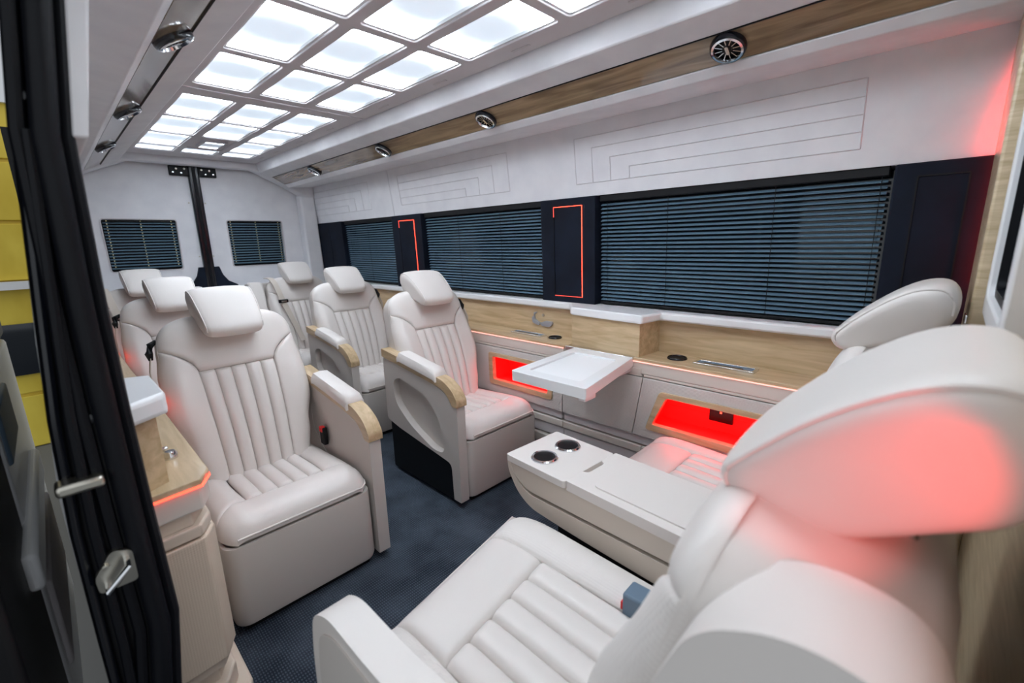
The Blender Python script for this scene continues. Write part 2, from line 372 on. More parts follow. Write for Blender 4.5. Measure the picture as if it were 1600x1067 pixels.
# ------------------------------------------------------------------ blinds
def blind(name, label, y0, y1, zt, zb, n, xt, xb, cords, cordmat='black'):
    """venetian blind in a side window: slats run along y"""
    xm = lerp(xt, xb, .5)
    t = thing(name, label, 'blind', (xm, (y0 + y1) / 2, zb), group='venetian blinds')
    pitch = (zt - zb - 0.055) / n; L = y1 - y0 - 0.012
    sl = MB()
    prof = [(-0.0090, -0.0056), (-0.003, -0.0010), (0.003, 0.0026), (0.0090, 0.0042)]
    vs = [];
    for yy in (-L / 2, L / 2):
        vs += [(px, yy, pz) for px, pz in prof] + [(px + .0004, yy, pz - .0012) for px, pz in prof]
    fs = [(i, i + 1, 8 + i + 1, 8 + i) for i in range(3)] + [(4 + i, 12 + i, 13 + i, 5 + i) for i in range(3)] + [(0, 8, 12, 4), (3, 7, 15, 11)]
    sl.add(vs, fs)
    first = None
    for i in range(n):
        z = zb + 0.015 + pitch * (i + .5); x = lerp(xb, xt, (z - zb) / (zt - zb))
        p = (x - xm, 0, z - zb)
        if first is None:
            first = sl.build('slat', 'slat', t, local=True); first.location = p
        else: copy_part(first, t, p)
    bx(xt - .016, xt + .016, y0 + .004, y1 - .004, zt - .036, zt + .008).build('head_rail', 'black', t, bevel=.003)
    bx(xb - .014, xb + .014, y0 + .004, y1 - .004, zb, zb + .012).build('bottom_rail', 'black', t, bevel=.003)
    for c in cords:
        y = lerp(y0, y1, c)
        MB().tube([(xt - .013, y, zt - .016), (xb - .013, y, zb + .01)], 0.0011, 5).build('ladder_cord', cordmat, t)
    return t
def blind_rear(name, label, x0, x1, zt, zb, n, cords):
    t = thing(name, label, 'blind', ((x0 + x1) / 2, YR + .02, zb), group='venetian blinds')
    pitch = (zt - zb - .02) / n; L = x1 - x0 - .01
    prof = [(-0.0090, -0.0056), (-0.003, -0.0010), (0.003, 0.0026), (0.0090, 0.0042)]
    vs = []
    for xx in (-L / 2, L / 2):
        vs += [(xx, py, pz) for py, pz in prof] + [(xx, py + .0004, pz - .0012) for py, pz in prof]
    fs = [(i, i + 1, 8 + i + 1, 8 + i) for i in range(3)] + [(4 + i, 12 + i, 13 + i, 5 + i) for i in range(3)] + [(0, 8, 12, 4), (3, 7, 15, 11)]
    first = None
    for i in range(n):
        p = (0, 0, .01 + pitch * (i + .5))
        if first is None:
            first = MB().add(vs, fs).build('slat', 'slat', t, local=True); first.location = p
        else: copy_part(first, t, p)
    bx(x0 + .002, x1 - .002, YR + .006, YR + .03, zt - .014, zt).build('head_rail', 'black', t, bevel=.002)
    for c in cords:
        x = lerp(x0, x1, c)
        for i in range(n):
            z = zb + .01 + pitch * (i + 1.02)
            if i == 0: f2 = bx(x - .0032, x + .0032, YR + .000, YR + .006, z - .0035, z + .0035).build('light_leak_dot', 'light_leak_gold', t); z_first = z  # gold boxes painted as light leaking through the cord holes
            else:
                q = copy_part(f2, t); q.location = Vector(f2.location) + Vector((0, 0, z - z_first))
blind_rear('rear_blind', 'dark blue slatted blind in left rear door window', 0.362, 0.822, 1.478, 1.09, 16, (.06, .5, .93))
blind_rear('rear_blind', 'dark blue slatted blind in right rear door window, beside rear corner', 1.195, 1.645, 1.478, 1.09, 16, (.05, .5, .93))
for i, (a, b) in enumerate(((0.17, 1.325), (1.655, 2.815), (3.185, 4.06))):
    struct(bx(2.036, 2.046, a, b, 0.92, 1.47).build('window_%d' % (i + 1), 'glass_dark'))
blind('window_blind', 'wide dark blue slatted blind in the window nearest the front seats', 0.185, 1.305, 1.462, 0.918, 26, 1.99, 2.01, (.02, .30, .68, .96))
blind('window_blind', 'dark blue slatted blind in middle side window between red-lit pillars', 1.68, 2.795, 1.462, 0.918, 26, 1.99, 2.01, (.3, .66))
blind('window_blind', 'dark blue slatted blind in the rearmost and smallest side window', 3.21, 4.04, 1.462, 0.918, 26, 1.99, 2.01, (.5,))
# navy pillars between the windows
def pillar(y0, y1, led, seamed=True):
    global k
    xt, xb = 1.952, 1.968
    p = struct(MB().prism([(xt, 1.456), (xb, 0.90), (2.035, 0.90), (2.035, 1.456)], 1, y0, y1).build('trim_%d' % k, 'navy', bevel=0.006)); k += 1
    X = lambda z: lerp(xb, xt, (z - .90) / .556) - .001
    ya, yb, za, zb = y0 + (y1 - y0) * .22, y0 + (y1 - y0) * .74, .945, 1.415
    def strip(n, mt, pts, w=.004):
        (ay, az), (by, bz) = pts
        d = Vector((by - ay, bz - az)).normalized(); q = Vector((-d.y, d.x)) * w / 2
        vs = []
        for (y, z) in pts:
            for s_, o_ in ((-1, 0), (1, 0), (1, -.0025), (-1, -.0025)):
                vs.append((X(z) + o_, y + q.x * s_, z + q.y * s_))
        MB().add(vs, [(0, 1, 2, 3), (7, 6, 5, 4), (0, 4, 5, 1), (1, 5, 6, 2), (2, 6, 7, 3), (3, 7, 4, 0)]).build(n, mt, p)
    if led:
        strip('led_line', 'led_red', ((ya, za), (ya, zb)), .0032)
        strip('led_line', 'led_red', ((ya, zb), (yb, zb)), .0032)
        strip('led_line', 'led_dim', ((ya, za), (yb, za)), .003)
        strip('led_line', 'led_dim', ((yb, zb - .05), (yb, zb)), .003)
        strip('seam', 'black', ((yb, za), (yb, zb - .05)), .003)
    elif seamed:
        strip('seam', 'black', ((ya, za), (ya, zb)), .004); strip('seam', 'black', ((ya, zb), (yb, zb)), .004); strip('seam', 'black', ((yb, za), (yb, zb)), .004)
    return p
pillar(-0.05, 0.175, False); pillar(1.315, 1.668, True); pillar(2.805, 3.195, True); pillar(4.05, 4.30, False, False); pillar(4.305, 4.62, False, False)
# left side window band (mostly behind the door pillar)
struct(MB().prism([(-.03, .90), (.055, .90), (.068, 1.456), (.03, 1.456)], 1, 1.17, 4.60).build('trim_%d' % k, 'navy', bevel=.005)); k += 1
struct(bx(2.0, 2.05, -0.06, 4.63, 1.45, 1.475).build('trim_%d' % k, 'black')); k += 1

# ------------------------------------------------------------------ partition behind the front seats
pt = sempty('wall_front', (1.0, YF, 0))
hole = rrect(0.98, 1.47, 1.085, 1.80, 0.03)
MB().poly([(0.33, 0.0), (1.955, 0.0), (1.955, 1.93), (0.33, 1.93)], [hole], 1, YF - 0.05, YF).build('panel', 'wood_cross', pt)
MB().poly(rrect(0.955, 1.497, 1.06, 1.825, 0.04), [rrect(1.0, 1.45, 1.105, 1.78, 0.03)], 1, YF - 0.03, -0.062).build('window_frame', 'white_paint', pt, bevel=.004)
MB().poly(rrect(1.0, 1.45, 1.105, 1.78, 0.03), [rrect(1.017, 1.433, 1.122, 1.763, 0.025)], 1, YF - 0.03, -0.074).build('window_gasket', 'rubber', pt)
bx(1.0, 1.45, -0.092, -0.086, 1.105, 1.78).build('pane', 'glass_dark', pt)
bx(1.50, 1.56, -.042, -.036, 1.03, 1.05).build('catch', 'chrome', pt, bevel=.002)
bx(1.50, 1.925, YF, -.042, 0.0, 1.93).build('corner_board', 'wood_cross', pt, bevel=.006)
# red accent lamp tucked in the corner of partition and side wall
cl = thing('corner_light', 'red accent light strip in the corner beside partition and window pillar', 'light', (1.93, -0.045, 0.95))
bx(1.938, 1.948, -0.066, -0.058, 0.95, 1.78).build('strip', 'led_red', cl)
def area(name, loc, rot, sx, sy, power, col, parent=None):
    d = bpy.data.lights.new(name, 'AREA'); d.shape = 'RECTANGLE'; d.size = sx; d.size_y = sy; d.energy = power; d.color = col
    o = bpy.data.objects.new(name, d); COL.objects.link(o); o.location = loc; o.rotation_euler = rot
    if parent is not None:
        o.parent = parent; o.location = Vector(loc) - parent.location
    return o
area('corner_lamp', (1.938, -0.052, 1.42), (math.radians(90), 0, PI), 0.012, 0.7, 0.7, (1, .04, .05), cl)

# ================================================================== CEILING LIGHT RAFTS
CX = ((0.592, 0.818), (0.864, 1.080), (1.130, 1.340))
ROWF = ((0.05, 0.512), (0.556, 1.012), (1.055, 1.513), (1.557, 2.013), (2.057, 2.50))
ROWR = ((2.69, 3.155), (3.185, 3.63), (3.66, 4.07), (4.095, 4.29))
def raft(label, y0, y1, rows, vent=None):
    t = thing('ceiling_light_raft', label, 'ceiling light', (0.985, (y0 + y1) / 2, 1.955), group='ceiling light rafts')
    holes = []; tubs = []
    for r in rows:
        for c in CX:
            holes.append(rrect(c[0], c[1], r[0], r[1], 0.014, 3))
    MB().poly([(0.532, y0), (1.448, y0), (1.448, y1), (0.532, y1)], holes, 2, 1.957, 1.985).build('frame', 'raft', t, bevel=.003)
    for ri, r in enumerate(rows):
        for ci, c in enumerate(CX):
            if vent == (ri, ci):
                bx(c[0] - .004, c[1] + .004, r[0] - .004, r[1] + .004, 1.966, 1.98).build('vent_plate', 'raft', t)
                ym, xm = (r[0] + r[1]) / 2, (c[0] + c[1]) / 2
                MB().poly(rrect(xm - .072, xm + .072, ym - .13, ym + .13, .008, 2), [rrect(xm - .056, xm + .056, ym - .112, ym + .112, .005, 2)], 2, 1.951, 1.966).build('vent_frame', 'raft', t)
                bx(xm - .057, xm + .057, ym - .113, ym + .113, 1.9635, 1.9655).build('light_panel', 'light_panel', t)  # glowing plate added behind the louvres to brighten the vent
                for q in range(6):
                    y = ym - .094 + q * .0375
                    bx(xm - .056, xm + .056, y - .004, y + .004, 1.953, 1.962).build('vent_louvre', 'white_paint', t)
                continue
            e = .004
            p = bx(c[0] - e, c[1] + e, r[0] - e, r[1] + e, 1.974, 1.980).build('light_panel', 'light_panel', t)
            MB().poly(rrect(c[0] - .001, c[1] + .001, r[0] - .001, r[1] + .001, .013, 3), [rrect(c[0] + .008, c[1] - .008, r[0] + .008, r[1] - .008, .012, 3)], 2, 1.964, 1.975).build('bezel', 'white_paint', t)
    for r in rows:
        ym = (r[0] + r[1]) / 2
        bx(1.392, 1.404, ym - .045, ym + .045, 1.9545, 1.958).build('clip', 'suede_grey', t, bevel=.001)
    return t
raft('front grid of white light panels in the ceiling, the larger section', -0.02, 2.565, ROWF)
raft('rear grid of white light panels in the ceiling, the section with a vent grille', 2.585, 4.505, ROWR, (2, 1))

# ------------------------------------------------------------------ round air vents
def air_vent(label, x, y, z, nx, nz):
    n = Vector((nx, 0, nz)).normalized()
    t = thing('air_vent', label, 'air vent', (x, y, z), group='round air vents')
    M = n.to_track_quat('Z', 'Y').to_matrix().to_4x4()
    MB().lathe([(0, -.012), (0.052, -.012), (0.055, 0.004), (0.052, 0.014), (0.046, 0.016), (0.0455, 0.004), (0, .003)], 28, M).build('housing', 'black_gloss', t, local=True)
    MB().lathe([(0.047, 0.012), (0.0475, 0.0175), (0.041, 0.019), (0.038, 0.010), (0.047, 0.012)], 28, M, False).build('ring', 'chrome', t, local=True)
    fin = MB()
    fin.box(0.016, 0.039, -.0012, .0012, 0.003, 0.012)
    f0 = None
    for q in range(12):
        R = M @ Matrix.Rotation(2 * PI * q / 12, 4, 'Z')
        if f0 is None: f0 = fin.build('fin', 'chrome', t, local=True); f0.matrix_local = R
        else:
            c = copy_part(f0, t); c.matrix_local = R
    mb = MB(); mb.prism(rrect(-.005, .005, -.015, .015, .0045), 2, .003, .017)
    mb.v = [tuple(M @ Vector(p)) for p in mb.v]
    mb.build('knob', 'chrome', t, local=True)
PX, PZ = 1.615, 1.8255
for y, lb in ((0.60, 'round chrome-ringed air vent on right wood strip, largest and nearest'), (1.72, 'round chrome air vent on right wood strip, second from front'),
              (2.67, 'round chrome air vent on right wood strip, third from front'), (3.71, 'small round air vent on right wood strip, farthest from view')):
    air_vent(lb, PX + .001, y, PZ + .001, -.477, -.879)
for y, lb in ((1.66, 'round chrome air vent on left glossy strip, nearest of three'), (2.62, 'round chrome air vent on left glossy strip, middle of three'), (3.55, 'round chrome air vent on left glossy strip, farthest of three')):
    air_vent(lb, MX(PX + .001), y, PZ + .001, .477, -.879)

# ================================================================== RIGHT SIDE FURNITURE
# sill cap with bump, and oak back panel
sill = struct(MB().prism([(2.045, -0.06), (2.045, 4.63), (1.945, 4.63), (1.945, 1.46), (1.835, 1.375), (1.80, 0.955), (1.93, 0.93), (1.945, -0.06)], 2, 0.872, 0.912).build('trim_%d' % k, 'white_paint', bevel=.010, seg=3)); k += 1
bp = struct(bx(1.975, 2.03, -0.06, 4.63, 0.66, 0.872).build('trim_%d' % k, 'wood')); k += 1
bump = struct(MB().prism([(1.975, 1.455), (1.85, 1.375), (1.815, 0.972), (1.975, 0.955)], 2, 0.66, 0.871).build('trim_%d' % k, 'wood')); k += 1
# chrome seat-shaped switch on the oak panel
sw = thing('seat_switch', 'chrome seat-shaped control on oak panel above rear ledge', 'switch', (1.975, 1.66, 0.775))
MB().prism(rpoly([(1.715, .838), (1.74, .835), (1.73, .792), (1.690, .775), (1.70, .758), (1.745, .772), (1.755, .80)], .008), 0, 1.963, 1.976).build('backrest_button', 'brushed', sw, bevel=.002)
MB().prism(rpoly([(1.60, .775), (1.60, .790), (1.65, .79), (1.69, .775), (1.68, .76), (1.62, .757)], .007), 0, 1.963, 1.976).build('seat_button', 'brushed', sw, bevel=.002)
MB().lathe([(0, 0), (.008, 0), (.008, .008), (0, .009)], 14, Matrix.Translation((1.976, 1.672, .822)) @ Matrix.Rotation(-PI / 2, 4, 'Y')).build('knob', 'steel', sw)

def ledge(label, y0, y1, poly):
    t = thing('worktop', label, 'worktop', (1.89, (y0 + y1) / 2, 0.65))
    MB().prism(poly, 2, 0.701, 0.717).build('oak_top', 'wood', t, bevel=.003)
    return t
fl = ledge('oak-topped ledge with red light line beside the front right seat', -0.05, 1.0, [(1.975, -0.05), (1.975, 0.958), (1.845, 1.018), (1.815, 1.012), (1.80, 0.99), (1.80, -0.05)])
MB().prism([(1.97, -0.05), (1.97, 0.945), (1.845, 1.005), (1.81, 1.0), (1.802, 0.985), (1.802, -0.05)], 2, 0.645, 0.699).build('fascia', 'cream_trim', fl, bevel=.004)
bx(1.7975, 1.801, -0.04, 0.99, 0.698, 0.7025).build('led_line', 'led_soft', fl)
rl = ledge('oak-topped ledge with red light line beside the row of right-hand chairs', 1.36, 4.2, [(1.975, 4.25), (1.975, 1.46), (1.85, 1.375), (1.82, 1.37), (1.80, 1.385), (1.80, 4.25)])
MB().prism([(1.97, 4.25), (1.97, 1.47), (1.85, 1.39), (1.815, 1.385), (1.802, 1.395), (1.802, 4.25)], 2, 0.645, 0.699).build('fascia', 'cream_trim', rl, bevel=.004)
bx(1.7975, 1.801, 1.39, 4.2, 0.698, 0.7025).build('led_line', 'led_soft', rl)
def cup(t, x, y, z, r, rim=.006, depth=.05, mt='chrome'):
    c = MB().lathe([(r + rim, z), (r + rim, z + .003), (r + rim * .5, z + .0075), (r, z + .004), (r, z + .001), (r + rim, z)], 28, Matrix.Translation((x, y, 0)), False).build('cup_ring', mt, t)
    MB().lathe([(0, z + .0005), (r + .001, z + .0005), (r + .001, z + .0025), (0, z + .0025)], 24, Matrix.Translation((x, y, 0))).build('cup_well', 'black', t)
def tray(t, x0, x1, y0, y1, z):
    MB().poly(rrect(x0, x1, y0, y1, .008, 3), [rrect(x0 + .012, x1 - .012, y0 + .012, y1 - .012, .006, 3)], 2, z, z + .008).build('switch_bezel', 'chrome', t, bevel=.002)
    bx(x0 + .011, x1 - .011, y0 + .011, y1 - .011, z, z + .003).build('switch_plate', 'blue_grey', t)
    bx(x0 + .018, x0 + .034, y0 + .05, y1 - .04, z + .003, z + .006).build('touch_bar', 'black_gloss', t)
cup(fl, 1.90, 0.83, 0.717, 0.037, mt='black_gloss'); tray(fl, 1.855, 1.925, 0.50, 0.745, 0.717)
cup(rl, 1.905, 1.53, 0.717, 0.032, mt='black_gloss'); tray(rl, 1.865, 1.925, 1.60, 1.84, 0.717)

# cabinets below the ledges
def niche_cabinet(label, y0t, y0b, y1, ny0, ny1, nz0, nz1, slant, socket_y, power):
    t = thing('side_cabinet', label, 'cabinet', (1.9, (y0t + y1) / 2, 0.0))
    lo, hi = min(y0t, y0b), max(y0t, y0b)
    g = .03 if ny0 < ny1 else -.03
    inner = [(ny0 + g, nz0 + .028), (ny1 - g, nz0 + .028), (ny1 - g - slant, nz1 - .022), (ny0 + g + slant, nz1 - .022)]
    outer = [(ny0, nz0), (ny1, nz0), (ny1 - slant, nz1), (ny0 + slant, nz1)]
    hole = rpoly(outer, .02, 4); inn = rpoly(inner, .012, 4)
    MB().poly([(y0b, .345), (y1, .345), (y1, .629), (y0t, .629)], [hole], 0, 1.80, 1.818).build('door', 'door_vinyl', t, bevel=.002)
    _cy, _cz = (ny0 + ny1) / 2, (nz0 + nz1) / 2
    MB().poly(rpoly([(lerp(_cy, p[0], 1.012), lerp(_cz, p[1], 1.03)) for p in outer], .02, 4), [inn], 0, 1.793, 1.822).build('oak_frame', 'wood', t, bevel=.003)
    a, b = min(ny0, ny1) + .004, max(ny0, ny1) - .004
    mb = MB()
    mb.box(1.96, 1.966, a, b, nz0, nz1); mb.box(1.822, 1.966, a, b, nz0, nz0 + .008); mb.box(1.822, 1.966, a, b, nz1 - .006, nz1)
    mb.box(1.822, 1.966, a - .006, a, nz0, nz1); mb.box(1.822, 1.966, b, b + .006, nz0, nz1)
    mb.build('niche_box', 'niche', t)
    bx(1.9595, 1.9605, a, b, lerp(nz0, nz1, .42), lerp(nz0, nz1, .42) + .004).build('niche_groove', 'red_button', t)
    bx(1.83, 1.838, a + .02, b - .02, nz1 - .011, nz1 - .006).build('niche_led', 'led_red', t)
    if socket_y:
        s = bx(1.945, 1.962, socket_y - .05, socket_y + .05, lerp(nz0, nz1, .30), lerp(nz0, nz1, .72)).build('socket', 'black_gloss', t, bevel=.003)
        bx(1.9435, 1.946, socket_y - .004, socket_y + .004, lerp(nz0, nz1, .52), lerp(nz0, nz1, .56)).build('socket_light', 'led_red', s)
    area('niche_lamp', (1.925, (a + b) / 2, nz1 - .014), (0, 0, 0), .03, (b - a) * .85, power, (1, .012, .012), t)
    bx(1.803, 1.97, y0t if y0t > 0.5 else y0t, y1, .633, .644).build('top_trim', 'cream_trim', t, bevel=.002)
    bx(1.812, 1.97, lo + .012, y1 - .012, .30, .341).build('bottom_rail', 'suede_grey', t, bevel=.003)
    bx(1.805, 1.97, lo, y1, .255, .292).build('step_rail', 'cream_trim', t, bevel=.004)
    bx(1.815, 1.97, lo, y1, .19, .248).build('step_rail', 'suede_grey', t, bevel=.004)
    bx(1.80, 1.97, lo, y1, .13, .182).build('step_rail', 'cream_trim', t, bevel=.006)
    bx(1.83, 1.97, lo, y1, .0, .125).build('plinth', 'suede_grey', t)
    mb = MB(); mb.box(1.97, 2.03, lo, y1, 0, .64); mb.build('carcass', 'seam', t)
    return t
niche_cabinet('white side cabinet with oak-framed red-lit niche beside front right seat', 0.938, 0.982, -0.05, 0.915, 0.33, .392, .580, -.062, .64, 1.0)
niche_cabinet('white side cabinet with oak-framed red-lit niche behind the fold-out table', 1.40, 1.40, 2.30, 1.468, 1.955, .400, .592, -.004, None, 0.5)
mc = thing('side_cabinet', 'white perforated cabinet panel right under the fold-out table', 'cabinet', (1.9, 1.19, 0))
MB().prism([(.986, .345), (1.396, .345), (1.396, .629), (.942, .629)], 0, 1.80, 1.818).build('door', 'door_vinyl', mc, bevel=.002)
bx(1.803, 1.97, .945, 1.396, .633, .644).build('top_trim', 'cream_trim', mc)
bx(1.812, 1.97, .940, 1.396, .30, .341).build('bottom_rail', 'suede_grey', mc, bevel=.003)
bx(1.805, 1.97, .940, 1.398, .255, .292).build('step_rail', 'cream_trim', mc, bevel=.004)
bx(1.815, 1.97, .940, 1.398, .19, .248).build('step_rail', 'suede_grey', mc, bevel=.004)
bx(1.80, 1.97, .940, 1.398, .13, .182).build('step_rail', 'cream_trim', mc, bevel=.006)
bx(1.83, 1.97, .940, 1.398, 0, .125).build('plinth', 'suede_grey', mc)
bx(1.97, 2.03, .984, 1.399, 0, .64).build('carcass', 'seam', mc)
rc = thing('side_cabinet', 'plain white side cabinet behind the row of right-hand chairs', 'cabinet', (1.9, 3.3, 0))
bx(1.80, 1.818, 2.305, 4.25, .345, .629).build('door', 'door_vinyl', rc, bevel=.002)
bx(1.803, 1.97, 2.305, 4.25, .633, .644).build('top_trim', 'cream_trim', rc)
bx(1.82, 1.97, 2.305, 4.25, 0, .341).build('plinth', 'suede_grey', rc)

# fold-out table
ft = thing('fold_out_table', 'white fold-out table with a recessed pad, pulled from right cabinets', 'table', (1.55, 1.09, 0.66))
MB().poly(rpoly([(1.295, .898), (1.815, .994), (1.815, 1.318), (1.297, 1.28)], .012, 3), [rpoly([(1.355, .965), (1.72, 1.028), (1.72, 1.262), (1.355, 1.232)], .018, 4)], 2, .672, .7155).build('top_frame', 'white_paint', ft, bevel=.004)
MB().prism([(1.352, .958), (1.724, 1.022), (1.724, 1.266), (1.352, 1.238)], 2, .68, .706).build('recessed_pad', 'table_pad', ft)
bx(1.32, 1.39, .918, .95, .652, .673).build('latch_block', 'white_paint', ft, bevel=.003)
bx(1.40, 1.80, 1.0, 1.018, .648, .672).build('runner', 'suede_grey', ft); bx(1.40, 1.82, 1.24, 1.258, .648, .672).build('runner', 'suede_grey', ft)
bx(1.79, 1.83, .99, 1.372, .70, .718).build('slot_rail', 'chrome', ft, bevel=.002)
bx(1.80, 1.82, .95, 1.39, .645, .668).build('guide_plate', 'cream_trim', ft)

# ================================================================== LEFT SIDE FURNITURE
LXP = lambda pts: [(MX(x) , y) for x, y in pts]
lw = thing('worktop', 'glossy oak ledge with red light line between left wall and left-hand chairs', 'worktop', (0.1, 2.7, 0.65))
top = [(-0.03, 4.25), (0.198, 4.25), (0.198, 1.262), (0.172, 1.212), (-0.03, 1.185)]
MB().prism(top, 2, .701, .717).build('oak_top', 'wood', lw, bevel=.003)
MB().prism([(-0.03, 4.25), (0.194, 4.25), (0.194, 1.27), (0.168, 1.216), (-0.03, 1.19)], 2, .640, .699).build('fascia', 'cream_trim', lw, bevel=.004)
MB().prism([(-0.03, 1.1835), (0.1735, 1.2105), (0.2, 1.262), (0.2, 1.275), (0.19, 1.275), (0.165, 1.22), (-0.03, 1.195)], 2, .697, .7025).build('led_line', 'led_red', lw)
bx(.196, .1995, 1.275, 4.2, .697, .7035).build('led_line', 'led_red', lw)
tray(lw, .06, .115, 1.57, 1.78, .717)
MB().lathe([(0, 0), (.016, 0), (.016, .012), (.011, .02), (0, .02)], 16, Matrix.Translation((.145, 1.40, .717))).build('chrome_knob', 'chrome', lw)
bx(.125, .15, 1.46, 1.475, .717, .727).build('chrome_catch', 'chrome', lw, bevel=.003)
lc = thing('side_cabinet', 'cream panelled end cabinet beside the black door seal', 'cabinet', (0.08, 1.7, 0))
def endpoly(dx, dy): return [(-0.03, 1.5), (0.185 + dx, 1.5), (0.185 + dx, 1.265 + dy), (0.155 + dx, 1.21 + dy), (-0.03, 1.19 + dy)]
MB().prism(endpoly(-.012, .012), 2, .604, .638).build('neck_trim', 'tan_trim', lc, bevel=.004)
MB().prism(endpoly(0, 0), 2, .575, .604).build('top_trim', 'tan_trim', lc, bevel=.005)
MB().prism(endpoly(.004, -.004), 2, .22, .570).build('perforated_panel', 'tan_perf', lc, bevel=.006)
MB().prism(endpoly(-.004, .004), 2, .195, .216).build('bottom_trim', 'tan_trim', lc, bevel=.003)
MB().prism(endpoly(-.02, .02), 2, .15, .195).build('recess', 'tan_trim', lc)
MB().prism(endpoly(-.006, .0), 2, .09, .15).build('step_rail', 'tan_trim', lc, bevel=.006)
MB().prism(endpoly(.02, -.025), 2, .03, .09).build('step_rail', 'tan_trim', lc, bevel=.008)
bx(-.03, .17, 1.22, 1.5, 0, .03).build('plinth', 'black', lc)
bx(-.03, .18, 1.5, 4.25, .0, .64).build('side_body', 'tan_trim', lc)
# boxed-out oak pedestal with white cap on the left ledge
pd = thing('ledge_box', 'oak box with thick white cap standing on the left ledge', 'box', (0.05, 1.3, .717))
MB().prism([(-.01, 1.20), (.055, 1.215), (.118, 1.255), (.118, 1.44), (-.01, 1.5)], 2, .717, .885).build('oak_body', 'wood', pd)
MB().prism([(-.01, 1.165), (.06, 1.178), (.142, 1.235), (.142, 1.46), (-.01, 1.53)], 2, .885, .935).build('cap', 'white_paint', pd, bevel=.012, seg=3)

# ================================================================== CHAIRS
def se(q, p): return max(0.0, 1 - min(1.0, abs(q)) ** p)
def patch(P, S, nu, nv, edges=(1, 1, 1, 1), groove=.014, rad=.006, puff=0.0, skirt=.02):
    """grid patch: P(a,b) -> (x,v) on a surface S(x,v,off); borders in edges dip into a seam"""
    mb = MB()
    A = [.5 - .5 * math.cos(PI * i / nu) for i in range(nu + 1)]; B = [.5 - .5 * math.cos(PI * j / nv) for j in range(nv + 1)]
    grid = [[Vector(P(a, b)) for a in A] for b in B]
    pts = []
    for j in range(nv + 1):
        for i in range(nu + 1):
            p = grid[j][i]; off = puff * math.sin(PI * A[i]) ** .6 * math.sin(PI * B[j]) ** .35 if puff else 0
            ds = ((p - grid[j][0]).length, (p - grid[j][nu]).length, (p - grid[0][i]).length, (p - grid[nv][i]).length)
            for e, d in zip(edges, ds):
                if e: off -= groove * math.exp(-d / rad)
            pts.append(S(p.x, p.y, off))
    W_ = nu + 1
    mb.add(pts, [(j * W_ + i, j * W_ + i + 1, (j + 1) * W_ + i + 1, (j + 1) * W_ + i) for j in range(nv) for i in range(nu)])
    border = [(i, 0) for i in range(nu)] + [(nu, j) for j in range(nv)] + [(i, nv) for i in range(nu, 0, -1)] + [(0, j) for j in range(nv, 0, -1)]
    top_ = [pts[j * W_ + i] for i, j in border]; bot = [S(grid[j][i].x, grid[j][i].y, -skirt) for i, j in border]
    mb.loft([top_, bot], cap=False)
    return mb

